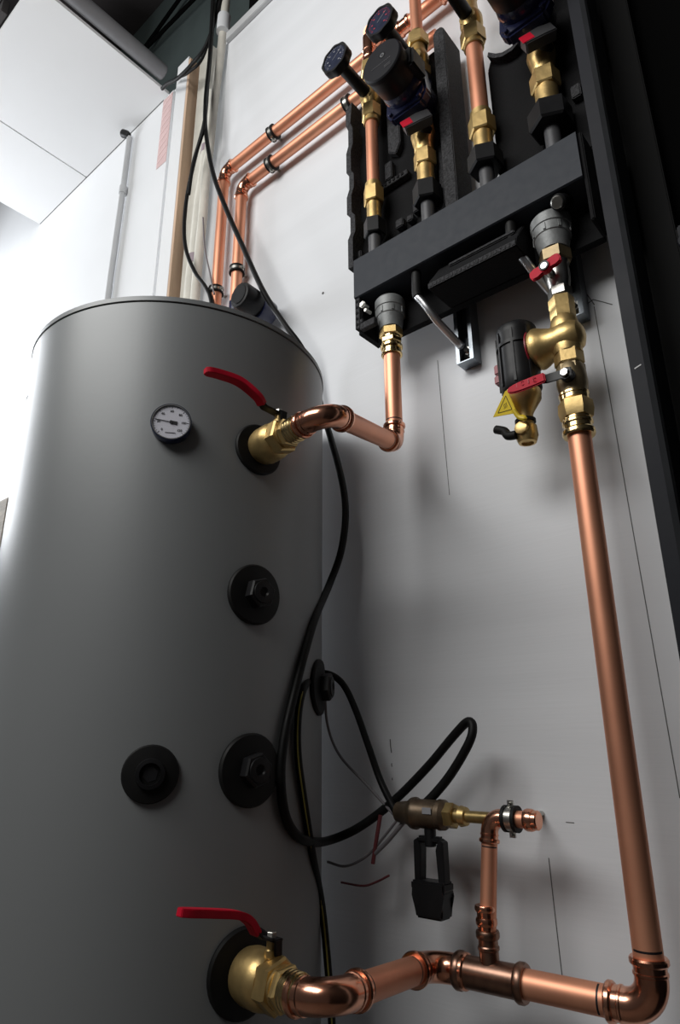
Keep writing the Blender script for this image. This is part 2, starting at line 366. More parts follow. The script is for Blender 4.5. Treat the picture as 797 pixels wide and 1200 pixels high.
def on_tank(azdeg, z, off=0.0):
    n = Vector((cos(R(azdeg)), sin(R(azdeg)), 0)); return Vector((TC.x, TC.y, z))+n*(TR+off), n
# scuffs on the upper left of the jacket
for az, z in ((-104, .592), (-114, .590)):
    p, n = on_tank(az, z, .0004); side = UP.cross(n)
    obj('scuff', ribbon([p-side*.006, p+side*.004+UP*.006], .003, .0005, n.cross(side)), 'seam', tk)
def rosette(az, z, r, parent=tk, h=.007):
    """rubber cover disc bent onto the jacket"""
    bm = bmesh.new(); n0 = 40; rings = []
    for j, (rr, hh) in enumerate(((r, -.002), (r, h*.6), (r*.95, h), (r*.45, h*1.3), (0, h*1.3))):
        ring = []
        for k in range(n0 if rr else 1):
            a = 2*pi*k/n0; s = cos(a)*rr; t = sin(a)*rr
            q, n = on_tank(az+math.degrees(s/TR), z+t, hh); ring.append(bm.verts.new(q))
        rings.append(ring)
    for A, B in zip(rings, rings[1:]):
        for k in range(n0):
            k2 = (k+1) % n0
            if len(B) == 1: bm.faces.new((A[k], A[k2], B[0]))
            else: bm.faces.new((A[k], A[k2], B[k2], B[k]))
    return obj('cover_disc', bm, 'rubber', parent)
for az, z, r, kind in ((-8.0, .222, .047, 'hex'), (-7.4, -.031, .050, 'hex'), (-35.4, -.033, .037, 'hollow'), (30, .096, .047, 'hex')):
    c = rosette(az, z, r); p, n = on_tank(az, z, .006)
    if kind == 'hex':
        bm = hexa(p, n, 0, .018, .024); lathe(p, n, [(.018, .017), (.020, .0165), (.0205, .008), (.018, .006)], 24, bm)
        bx_ = obj('hex_plug', bm, 'black', c)
    else:
        bm = bmesh.new(); lathe(p, n, [(0, .020), (.008, .019), (.0085, .014), (.001, .0135)], 32, bm)
        obj('hollow_plug', bm, 'black', c)
        obj('socket', hexa(p, n, .001, .0035, .0115), 'ink', c)

# dial thermometer in the jacket
p, n = on_tank(-37.5, .478, 0); side = UP.cross(n)
dg = thing('dial_thermometer', 'round white dial thermometer with dark blue rim on the tank front', 'thermometer', p)
GR = .0315
obj('rim', lathe(p, n, [(-.003, GR*.96), (0, GR*.97), (.014, GR), (.017, GR*.985), (.017, GR*.90), (.0145, GR*.88)], 48), 'bezel', dg)
obj('inner_ring', lathe(p, n, [(.0165, GR*.905), (.0176, GR*.90), (.0176, GR*.94), (.0165, GR*.95)], 48, ring=True), 'nickel', dg)
obj('dial_face', cyl(p, n, .0142, .0152, GR*.885), 'dial', dg)
fo = p+n*.0155
for k, s in enumerate(('0', '20', '40', '60', '80', '100', '120')):
    a = R(225-45*k); q = fo+(side*cos(a)+UP*sin(a))*GR*.60
    obj('numeral', text_mesh(s, .0054, q, side, UP), 'ink', dg)
tk_b = bmesh.new()
for k in range(31):
    a = R(225-9*k); dd = side*cos(a)+UP*sin(a); ln = .80 if k % 5 else .75
    ribbon([fo+dd*GR*ln, fo+dd*GR*.86], .0004 if k % 5 else .0008, .0003, n.cross(dd), tk_b)
obj('scale_ticks', tk_b, 'ink', dg)
a = R(172); dd = side*cos(a)+UP*sin(a); nb = ribbon([fo+n*.0006-dd*GR*.30, fo+n*.0006-dd*GR*.06], .0055, .0006, n.cross(dd))
ribbon([fo+n*.0006, fo+n*.0006+dd*GR*.80], .0011, .0006, n.cross(dd), nb); cyl(fo, n, 0, .0016, .0028, nb)
obj('needle', nb, 'ink', dg)
obj('maker_line', ribbon([fo-UP*GR*.58-side*GR*.25, fo-UP*GR*.58+side*GR*.25], .0012, .0003, UP), 'ink', dg)
gl = bpy.data.materials.new('dial_glass'); gl.use_nodes = True; nt = gl.node_tree
mx = nt.nodes.new('ShaderNodeMixShader'); tr_ = nt.nodes.new('ShaderNodeBsdfTransparent'); gs = nt.nodes.new('ShaderNodeBsdfGlossy'); gs.inputs['Roughness'].default_value = 0.05
mx.inputs[0].default_value = 0.06; nt.links.new(tr_.outputs[0], mx.inputs[1]); nt.links.new(gs.outputs[0], mx.inputs[2]); nt.links.new(mx.outputs[0], nt.nodes['Material Output'].inputs[0])
M['glass'] = gl
obj('glass', cyl(p, n, .0172, .0178, GR*.90), 'glass', dg)

# ------------------------------------------------------------------ ball valves on the tank
def tank_valve(az, z, lab, rr, k, lever):
    p, n = on_tank(az, z, .009)
    rosette(az, z, rr, tk, .006)
    v = thing('ball_valve', lab, 'valve', p)
    obj('valve_body', lathe(p, n, [(t*k, r*k) for t, r in ((-.001, .016), (-.0005, .024), (.003, .029), (.012, .031), (.034, .031), (.044, .029), (.048, .026))], 40), 'brass', v)
    obj('hex_body', hexa(p, n, .044*k, .066*k, .029*k), 'brass', v)
    ub = bmesh.new(); lathe(p, n, [(.064*k, .020*k), (.066*k, .022*k), (.070*k, .022*k), (.071*k, .019*k)], 32, ub)
    hexa(p, n, .070*k, .080*k, .024*k, ub, .1)
    obj('union_nut', ub, 'brass', v)
    lb = bmesh.new()
    for t in (.083, .089, .095): bead(p, n, t*k, .0210*k, .0032*k, lb)
    cyl(p, n, .078*k, .102*k, .0190*k, lb)
    obj('press_socket', lb, 'brass2', v)
    s0 = p+n*(.046*k)
    obj('stem', cyl(s0, UP, .022*k, .040*k+.004, .0065, cyl(s0, UP, .024*k, .034*k, .009)), 'brass', v)
    top = s0+UP*(.040*k+.003)
    obj('stem_nut', hexa(top, UP, .002, .009, .0065), 'nickel', v)
    pts = [Vector(q) for q in lever]
    stop = ribbon([top+n*.014+UP*.001, top-n*.002+UP*.001], .016, .003, UP.cross(n)); ribbon([top+n*.0135+UP*.002, top+n*.0135-UP*.016], .012, .003, UP.cross(n), stop)
    ribbon([top-(pts[0]-top)*.1+UP*.001, pts[0], pts[0]*.6+pts[1]*.4], .017, .003, n, stop)
    obj('lever_plate', stop, 'black', v)
    path = smooth_path([pts[0]*.75+pts[1]*.25]+pts[1:], 8); m = len(path)
    obj('lever_sleeve', ribbon(path, [.015+.003*min(1, i/(m*.5)) for i in range(m-3)]+[.0175, .015, .010], .009, n), 'red', v)
    return p, n
LEV1 = [(-.716, .650, .514), (-.714, .632, .526), (-.724, .605, .543), (-.733, .575, .546), (-.740, .548, .544)]
LEV2 = [(-.690, .648, -.219), (-.691, .632, -.199), (-.693, .615, -.190), (-.695, .575, -.182), (-.695, .530, -.174)]
pU, nU = tank_valve(-8.4, .466, 'brass ball valve with red lever at upper right of tank', .044, 1.0, LEV1)
pL, nL = tank_valve(-7.2, -.277, 'brass ball valve with red lever at the bottom of the tank', .053, 1.10, LEV2)

# ------------------------------------------------------------------ copper runs
YP = .96
XU, XT = -.682, -.332
r1 = .0165
e = pU+nU*.1025
ru = thing('copper_pipe_run', 'short bent copper pipe from the upper tank valve up to the manifold', 'pipe', (XU, YP, .5))
pipe_run(ru, [e, pU+nU*.168, (XU+.002, YP-.004, .546), (XU, YP, .765)], r1, .026)
e = pL+nL*.1125
r2 = .0185
rl = thing('copper_pipe_run', 'long copper pipe from the bottom tank valve to the tall riser at right', 'pipe', (-.5, YP, -.3))
XD = -.541
pipe_run(rl, [e, (-.598, .679, -.272), (-.636, .938, -.297), (-.335, YP, -.299), (XT, YP, .475)], .0178, .033)
# bronze tee in the bottom run, with the branch up to the drain valve
tb = bmesh.new(); tp = Vector((-.545, .9445, -.2975)); dx = Vector((.301, .022, -.002)).normalized()
cyl(tp, dx, -.045, .045, .0205, tb)
for t in (-.045, .045): bead(tp, dx, t, .0245, .006, tb)
cyl(tp, UP, 0, .055, .0135, tb); bead(tp, UP, .050, .0165, .005, tb); bead(tp, UP, .034, .0150, .003, tb)
obj('tee_fitting', tb, 'tee', rl)
tx = tp.x-.002
rb = thing('copper_branch', 'thin copper branch rising to the drain valve on the wall', 'pipe', (tx, .955, -.2))
pipe_run(rb, [(tp.x, tp.y, -.250), (-.536, .958, -.100), (-.468, .960, -.100)], .0115, .020)
cb_ = bmesh.new(); bead((-.474, .960, -.100), RT, 0, .0150, .006, cb_); cyl((-.470, .960, -.100), RT, -.008, .010, .0130, cb_)
obj('end_cap', cb_, 'fit', rb)
jb2 = bmesh.new(); bead((tp.x-.001, tp.y+.001, -.232), UP, 0, .0150, .005, jb2); bead((tp.x-.0015, tp.y+.001, -.216), UP, 0, .0150, .004, jb2); cyl((tp.x-.001, tp.y+.001, -.232), UP, -.012, .02, .0128, jb2)
obj('coupling', jb2, 'fit', rb)

def clip(lab, p, d, r, wall=None, group=None):
    """rubber lined steel pipe clip about point p on a pipe running along d, stood off the wall on a threaded rod"""
    p = Vector(p); d, u, w = frame(d)
    c = thing('pipe_clip', lab, 'clip', p, group)
    b = bmesh.new()
    for t in (-.0105, .0055): lathe(p, d, [(t, r+.0002), (t, r+.0065), (t+.005, r+.0065), (t+.005, r+.0002)], 28, b, ring=True)
    obj('rubber_lining', b, 'rubber', c)
    obj('steel_band', lathe(p, d, [(-.0055, r+.0002), (-.0055, r+.005), (.0055, r+.005), (.0055, r+.0002)], 28, ring=True), 'nickel', c)
    s = (OUT.cross(d)).normalized()
    for sg in (-1, 1):
        eb = bmesh.new(); q = p+s*sg*(r+.007)
        oriented([(-.004, -.0045), (.006, -.0045), (.006, .0045), (-.004, .0045)], q-OUT*.0015, s*sg, d, OUT, .003, eb)
        cyl(q+s*sg*.002, OUT, -.006, .006, .0022, eb, 10)
        obj('band_screw', eb, 'nickel', c)
    obj('wall_rod', cyl(p, -OUT, r+.0025, (wall or YW)-p.y+.0005, .0042, cyl(p, -OUT, r+.002, r+.009, .0065, seg=6)), 'nickel', c)
    return c
clip('steel clip on the drain branch near its right end', (-.502, .960, -.100), RT, .0116)

# two pipes along the wall, coming up behind the tank
YC = 1.025; rw = .0162
wp = thing('wall_pipe', 'upper outer copper pipe bending from tank top along the wall', 'pipe', (-1.36, YC, 1.2))
pipe_run(wp, [(-1.358, YC, .55), (-1.352, YC, 1.725), (-.722, YC, 1.725), (-.716, .96, 1.700)], rw, .024, marks=False)
wp3 = thing('wall_pipe', 'copper pipe continuing to the top edge of the picture', 'pipe', (-.6, YC, 1.725))
pipe_run(wp3, [(-.700, YC, 1.725), (-.5, YC, 1.725), (-.495, YC, 2.3)], rw, .024, marks=False)
bj = bmesh.new(); bead((-.664, YC, 1.725), RT, 0, .0205, .005, bj); bead((-.636, YC, 1.725), RT, 0, .0205, .005, bj); cyl((-.65, YC, 1.725), RT, -.018, .018, .0178, bj); obj('coupling', bj, 'fit', wp3)
wp2 = thing('wall_pipe', 'lower inner copper pipe bending along the wall behind the pumps', 'pipe', (-1.265, YC, 1.2))
pipe_run(wp2, [(-1.2645, YC, 1.19), (-1.262, YC, 1.608), (-.560, YC, 1.608)], rw, .024, marks=False)
clip('steel clip on the upper wall pipe below the corner cables', (-1.130, YC, 1.725), RT, rw, group=None)
clip('steel clip on the lower wall pipe, middle of its sloping stretch', (-1.133, YC, 1.608), RT, rw)
clip('steel clip on the lower wall pipe beside the first pump module', (-.838, YC, 1.608), RT, rw)
clip('steel clip on the upper wall pipe just behind the top thermometer', (-.742, YC, 1.725), RT, rw)
clip('steel clip on the inner riser just above the small black pump', (-1.2645, YC, 1.300), UP, rw)
clip('steel clip on the outer riser just above the tank rim', (-1.3565, YC, 1.275), UP, rw)
# small circulator on the inner riser, over the tank
sp = thing('circulator_pump', 'small black and navy circulator pump just above the tank rim', 'pump', (-1.215, 1.0, 1.10))
px_ = -1.135
obj('motor_head', lathe((px_, .950, 1.100), OUT, [(-.045, .030), (-.04, .036), (.012, .037), (.018, .034), (.019, .027), (.021, .026)], 14), 'black', sp)
b = lathe((px_, 1.035, 1.092), OUT, [(-.010, .02), (0, .036), (.028, .040), (.045, .036)], 28); cyl((px_, 1.02, 1.09), LF, .03, .16, .014, b); cyl((px_-.127, YC, 1.09), UP, -.02, .10, .019, b)
obj('volute', b, 'blue', sp)

# ------------------------------------------------------------------ manifold
MX0, MX1 = -.7455, -.2555
mf = thing('manifold', 'charcoal manifold box carrying both pump modules', 'manifold', (-.5, .95, .80))
obj('front_plate', prism([(.920, .8895), (.923, .8875), (.985, .8875), (.985, .9875), (.923, .9875), (.920, .9845)], 'x', MX0, MX1), 'plate', mf)
b = bx(MX0, MX1, .984, 1.000, .806, .9875); bx(MX0, MX0+.012, .935, .9835, .806, .887, 0, b)
obj('rear_shell', b, 'foam', mf)
b = bmesh.new(); 
bx(MX0+.0005, MX0+.012, .922, .934, .812, .887, .001, b); bx(MX0+.0125, MX0+.050, .922, .934, .806, .822, .001, b); bx(MX0+.0125, MX0+.020, .922, .934, .823, .832, .001, b)
obj('end_frame', b, 'foamedge', mf)
for k in range(5): obj('foam_pimple', cyl((MX0+.006, .9218, .822+k*.014), OUT, 0, .0012, .0035, seg=8), 'foam', mf)
b = prism([(.906, .806), (.983, .806), (.983, .880), (.950, .880), (.912, .828), (.906, .818)], 'x', -.555, -.375, None, .002)
obj('lower_tray', b, 'foam', mf)
b = prism([(.9045, .8065), (.9055, .8065), (.9055, .8175), (.9045, .8175)], 'x', -.554, -.376)
for k in range(20): bx(-.550+k*.0088, -.5445+k*.0088, .9036, .9044, .8085, .8155, 0, b)
obj('tray_edge', b, 'foamedge', mf, kind='stuff')
obj('tray_ledge', bx(-.52, -.385, .925, .935, .852, .860, .002), 'foamedge', mf)
b = bmesh.new()
for p_ in ((-.255, .930),): bx(-.255, -.2475, .925, .980, .800, .985, .002, b)
obj('end_plate', b, 'foam', mf)
for x in (-.692, -.577, -.44, -.31):
    pass
# bleed plug and rivets visible under the plate
obj('white_plug', cyl((-.300, .925, .865), (0, -.8, -.6), -.01, .016, .0105), 'nickel', mf)
obj('plug_holder', cyl((-.300, .925, .865), (0, -.8, -.6), -.05, .008, .0135), 'black', mf)
b = bmesh.new(); cyl((-.722, .925, .862), (0, -1, -.1), -.01, .010, .0055, b); hexa((-.722, .925, .862), (0, -1, -.1), .004, .008, .008, b); cyl((-.712, .922, .842), (0, -1, -.1), -.01, .008, .004, b)
obj('vent_screw', b, 'nickel', mf)

def port_union(lab, x, z1, z0, r, big):
    u = thing('pipe_union', lab, 'union', (x, YP-.005, z0)); o = (x, YP, 0)
    h = z1-z0
    obj('union_cap', lathe(o, UP, [(z1-h*.05, r*.45), (z1-h*.08, r*.9), (z1-h*.14, r), (z1-h*.38, r), (z1-h*.40, r*.95), (z1-h*.62, r*.93), (z1-h*.64, r*.88), (z0, r*.72)], 32), 'union', u)
    nb_ = 8; rb_ = bmesh.new()
    for k in range(nb_):
        a = 2*pi*k/nb_; q = Vector((x+cos(a)*r*.93, YP+sin(a)*r*.93, 0)); 
        oriented([(-.0022, z1-h*.60), (.0022, z1-h*.60), (.0022, z1-h*.42), (-.0022, z1-h*.42)], q, (-sin(a), cos(a), 0), UP, (cos(a), sin(a), 0), r*.06, rb_)
    obj('grip_rib', rb_, 'union', u)
    obj('neck', cyl(o, UP, z1-h*.06, .8878, r*.45), 'black', u)
    return u, o
u, o = port_union('grey union with brass press adapter at the left manifold port', XU, .878, .803, .0315, False)
b = hexa(o, UP, .784, .803, .0240, phase=.5); obj('hex_nut', b, 'brass', u)
b = cyl(o, UP, .778, .785, .0195); hexa(o, UP, .768, .780, .022, b, .2); obj('adapter', b, 'brass2', u)
b = bmesh.new()
bead(o, UP, .761, .0225, .0045, b); cyl(o, UP, .741, .769, .0190, b); bead(o, UP, .744, .0215, .003, b)
obj('press_sleeve', b, 'brass2', u)

# right hand column: union, valve, magnetic filter, ball valve, riser adapter
u, o = port_union('large grey union at the right manifold port above the red butterfly valve', XT, .874, .800, .0345, True)
obj('hex_nut', hexa(o, UP, .774, .800, .0275, phase=.1), 'dbrass', u)
bvv = thing('butterfly_valve', 'nickel valve with red butterfly handle above the black filter', 'valve', (XT, .95, .72))
b = lathe(o, UP, [(.774, .022), (.765, .020), (.755, .021), (.738, .020), (.724, .017)], 28); obj('valve_body', b, 'nickel', bvv)
obj('hex_nut', hexa(o, UP, .706, .725, .0200, phase=.2), 'nickel', bvv)
hc = Vector((XT-.003, .918, .745))
obj('spindle', cyl(hc, -OUT, 0, .03, .007), 'nickel', bvv)
b = bmesh.new(); cyl(hc, OUT, -.006, .006, .0105, b)
wd = Vector((1, 0, .30)).normalized(); wv = wd.cross(OUT)
for sg in (-1, 1):
    oriented([(0, -.0085), (.017, -.0070), (.025, -.0100), (.028, -.005), (.028, .005), (.025, .0100), (.017, .0070), (0, .0085)], hc-OUT*.004, wd*sg, wv, OUT, .009, b, .002)
obj('butterfly_handle', b, 'red', bvv)
b = lathe(hc, OUT, [(.0062, .0085), (.0085, .0085), (.0085, .0065), (.0070, .0060)], 24); obj('handle_ring', b, 'ink', bvv)
obj('handle_screw', cyl(hc, OUT, .0062, .0082, .0058), 'chrome', bvv)

ft = thing('magnetic_filter', 'brass magnetic dirt filter with black sleeve and yellow tag', 'filter', (-.38, .95, .46))
obj('hex_inlet', lathe(o, UP, [(.660, .018), (.664, .0205), (.682, .0205), (.684, .020), (.688, .021), (.704, .021), (.706, .018)], 6, None, .4), 'brass', ft)
cx = -.412; zt = .628
tb = lathe((XT, YP, zt), LF, [(-.030, .0), (-.029, .012), (-.024, .022), (-.014, .0275), (0, .029), (.012, .0265), (.022, .0265), (.034, .031), (.040, .034), (.046, .036), (.049, .036), (.055, .033)], 36)
lathe((XT, YP, 0), UP, [(.598, .022), (.606, .0235), (.65, .0235), (.660, .0215), (.666, .019)], 32, tb)
obj('tee_body', tb, 'brass', ft)
obj('outlet_nut', hexa(o, UP, .576, .602, .0235, phase=.3), 'brass', ft)
obj('red_gasket', cyl((XT, YP, zt), LF, .0555, .0585, .0350), 'dred', ft)
fc = (cx-.004, YP-.002, 0)
obj('magnet_sleeve', lathe(fc, UP, [(.559, .0310), (.563, .0335), (.585, .0335), (.660, .0335), (.665, .0345), (.677, .0345), (.681, .032), (.682, .0)], 36), 'black', ft)
for a in (-160, -125, -80, -35, 180):
    n_ = Vector((cos(R(a)), sin(R(a)), 0))
    bb = oriented([(-.0022, .565), (.0022, .565), (.0022, .668), (-.0022, .668)], Vector(fc)+n_*.033, n_.cross(UP), UP, n_, .0032, None, .0005)
    obj('sleeve_rib', bb, 'black', ft)
obj('sleeve_band', lathe(fc, UP, [(.640, .0335), (.640, .0362), (.646, .0362), (.646, .0335)], 36), 'black', ft)
b = bx(fc[0]-.043, fc[0]-.032, fc[1]-.012, fc[1]+.006, .585, .601, .002); bx(fc[0]-.042, fc[0]-.032, fc[1]-.012, fc[1]+.006, .603, .622, .002, b)
obj('red_latch', b, 'dred', ft)
obj('brass_funnel', lathe(fc, UP, [(.5585, .0300), (.552, .0308), (.544, .0300), (.522, .0165), (.516, .0135), (.498, .0135)], 36), 'brass', ft)
dc = Vector(fc)
ZD = .020
b = lathe(dc, UP, [(t+ZD, r) for t, r in ((.478, .0135), (.474, .0175), (.458, .0185), (.450, .016), (.446, .0145), (.445, .010), (.449, .009))], 28); lathe((dc.x, dc.y, .466+ZD), OUT, [(0, .012), (.022, .011), (.023, .008)], 8, b)
obj('drain_cock', b, 'brass', ft)
obj('black_ring', lathe(dc, UP, [(.487+ZD, .0135), (.487+ZD, .0170), (.482+ZD, .0170), (.482+ZD, .0135)], 28), 'rubber', ft)
b = sweep(smooth_path([dc+Vector((-.010, -.016, .458+ZD)), dc+Vector((-.026, -.014, .462+ZD)), dc+Vector((-.034, -.010, .474+ZD)), dc+Vector((-.050, -.006, .484+ZD))]), .0075, 12)
obj('rubber_cap', b, 'rubber', ft)
# yellow triangular warning tag with its neck
to = dc+Vector((-.015, -.032, .525)); tu = Vector((1, -.25, .12)).normalized(); tv = Vector((.05, -.25, 1)).normalized(); tn = tu.cross(tv)
tg = oriented([(-.031, -.003), (.002, .025), (.007, .024), (.017, -.014), (.012, -.018)], to, tu, tv, tn, .0012, None, .0004)
sweep(smooth_path([to+tu*.012-tv*.012, to+tu*.018-tv*.026-tn*.002, to+tu*.028-tv*.034-tn*.004, dc+Vector((.004, -.021, .484+ZD))]), .0040, 8, tg)
tag_o = obj('warning_tag', tg, 'yellow', ft)
sgn = tn if tn.y < 0 else -tn; fo_ = to+(tn*.00135 if tn.y < 0 else -tn*.00015)
b = bmesh.new()
T3 = [(-.019, -.002), (.002, .017), (.010, -.010)]
for i in range(3):
    a_, c_ = T3[i], T3[(i+1) % 3]
    ribbon([fo_+tu*a_[0]+tv*a_[1], fo_+tu*c_[0]+tv*c_[1]], .0012, .0003, tn.cross((tu*(c_[0]-a_[0])+tv*(c_[1]-a_[1])).normalized()), b)
for dxx in (-.0052, -.0026, 0):
    ribbon([fo_+tu*dxx-tv*.002, fo_+tu*(dxx+.0015)+tv*.001, fo_+tu*dxx+tv*.004, fo_+tu*(dxx+.0015)+tv*.006], .0009, .0003, tu, b)
obj('tag_pictogram', b, 'ink', tag_o)

lv = thing('ball_valve', 'brass ball valve with red lettered lever below the filter', 'valve', (XT, .94, .45))
obj('valve_body', lathe(o, UP, [(.577, .019), (.571, .0225), (.560, .0235), (.545, .0245), (.535, .0235), (.528, .0215), (.518, .0215)], 32), 'dbrass', lv)
obj('upper_nut', hexa(o, UP, .562, .5755, .0235, phase=.2), 'dbrass', lv)
pc = Vector((XT+.004, .930, .546))
obj('stem', cyl(pc, -OUT, -.004, .012, .009), 'black', lv)
obj('lever_plate', ribbon([pc+OUT*.006+RT*.010, pc+OUT*.006-RT*.008, pc+OUT*.007-RT*.030+UP*.001, pc+OUT*.012-RT*.038+UP*.001], .016, .003, UP, cyl(pc, OUT, -.008, .006, .011)), 'black', lv)
obj('stem_nut', hexa(pc, OUT, .007, .012, .0068), 'chrome', lv)
lp = [pc+OUT*.012-RT*.030+UP*.002, pc+OUT*.013-RT*.045+UP*.001, pc+OUT*.015-RT*.070-UP*.001, pc+OUT*.016-RT*.085-UP*.002, pc+OUT*.017-RT*.093-UP*.003]
lev = obj('lever_sleeve', ribbon(lp, [.0165, .018, .018, .015, .008], .006, UP), 'red', lv)
b = bmesh.new()
for k in range(4):
    q = pc+OUT*.0182-RT*(.046+.010*k)+UP*.002
    if k % 2: ribbon([q-UP*.004, q+UP*.004], .0012, .0006, RT, b)
    else:
        pts_ = [q+RT*(.0025*cos(t*pi/5))+UP*(.0038*sin(t*pi/5)) for t in range(1, 10)]
        sweep(pts_, .0006, 6, b)
obj('embossing', b, 'rprint', lev)
b = cyl(o, UP, .512, .521, .0225); bead(o, UP, .523, .0235, .003, b); obj('collar', b, 'brass2', lv)
ra = thing('press_adapter', 'brass hex adapter joining the ball valve to the tall riser', 'adapter', (XT, YP, .44))
b = lathe(o, UP, [(.5115, .0225), (.510, .0265), (.495, .0275), (.482, .025), (.481, .022)], 6, None, .25); obj('hex_nut', b, 'brass', ra)
b = cyl(o, UP, .458, .4825, .0215); bead(o, UP, .474, .0235, .004, b); bead(o, UP, .457, .0250, .0055, b); obj('press_sleeve', b, 'brass2', ra)

# hanging bars and struts
def strut(lab, x, z0, z1):
    s = thing('wall_strut', lab, 'bracket', (x, 1.045, z0))
    obj('channel', prism([(x-.019, 1.028), (x-.011, 1.028), (x-.011, 1.032), (x-.016, 1.032), (x-.016, 1.0555), (x+.016, 1.0555), (x+.016, 1.032), (x+.011, 1.032), (x+.011, 1.028), (x+.019, 1.028), (x+.019, 1.0595), (x-.019, 1.0595)], 'z', z0, z1), 'zinc', s)
    b = hexa((x, 1.055, z0+.028), OUT, 0, .014, .010); cyl((x, 1.055, z0+.028), OUT, 0, .004, .015, b); cyl((x, 1.055, z0+.028), OUT, .01, .02, .005, b)
    obj('bolt', b, 'nickel', s)
    obj('end_lip', bx(x-.0188, x+.0188, 1.0282, 1.0592, z0-.002, z0, 0), 'zinc', s)
strut('galvanised strut under the manifold, ending beside the left bent bar', -.556, .712, 1.1)
strut('galvanised strut behind the right column above the filter', -.338, .712, 1.1)
for lab, dx_ in (('bent steel bar hanging left from manifold to the galvanised strut', 0), ('bent steel bar hanging behind the red butterfly handle', .205)):
    bt = thing('bent_bar', lab, 'bar', (-.59+dx_, .98, .7))
    path = smooth_path([(-.600+dx_, .938, .8865), (-.601+dx_, .938, .850), (-.600+dx_, .938, .832), (-.592+dx_, .943, .817), (-.583+dx_, .952, .797), (-.575+dx_, .972, .776), (-.562+dx_, 1.012, .748), (-.560+dx_, 1.026, .744)], 8)
    obj('rod', sweep(path, .0078, 14), 'chrome', bt)
    obj('rubber_sleeve', sweep([path[0], path[12], path[17]], .0100, 14), 'rubber', bt)

# ------------------------------------------------------------------ pump modules
def thermometer(x, z, lab, red):
    t = thing('handle_thermometer', lab, 'thermometer', (x, .88, z)); o = Vector((x, .942, z)); r = .0375
    obj('stem', lathe(o, OUT, [(0, .0125), (.006, .0145), (.095, .0145), (.100, .016)], 24), 'black', t)
    # scalloped hand grip
    bm = bmesh.new(); n0 = 64; rings = []
    for d_, k in ((.093, .60), (.097, .95), (.101, 1.0), (.113, 1.0), (.117, .97), (.117, .84), (.1145, .82)):
        rings.append([bm.verts.new(o+OUT*d_+Vector((cos(2*pi*i/n0), 0, sin(2*pi*i/n0)))*(r*k*(1+(.035*cos(8*2*pi*i/n0) if k > .9 else 0)))) for i in range(n0)])
    for A, B in zip(rings, rings[1:]):
        for i in range(n0): bm.faces.new((A[i], A[(i+1) % n0], B[(i+1) % n0], B[i]))
    bm.faces.new(rings[0]); bm.faces.new(rings[-1]); obj('hand_grip', bm, 'black', t)
    obj('dial_face', cyl(o, OUT, .1135, .1158, r*.82), 'dface', t)
    fc_ = o+OUT*.1162; ink = 'rprint' if red else 'print'; bm = bmesh.new()
    for k in range(25):
        a = R(225-11.25*k); dd = Vector((cos(a), 0, sin(a)))
        ribbon([fc_+dd*r*.64, fc_+dd*r*(.74 if k % 4 else .78)], .0006 if k % 4 else .0012, .0003, OUT.cross(dd), bm)
    obj('scale_ticks', bm, ink, t)
    bm = bmesh.new()
    for k in range(7):
        a = R(225-45*k); q = fc_+Vector((cos(a), 0, sin(a)))*r*.50
        ribbon([q-RT*.0022, q+RT*.0022], .0028, .0003, UP, bm)
    obj('numeral', bm, ink, t)
    a = R(35); dd = Vector((cos(a), 0, sin(a)))
    obj('needle', ribbon([fc_+OUT*.0004-dd*.006, fc_+OUT*.0004+dd*r*.62], .0010, .0004, OUT.cross(dd)), 'print', t)
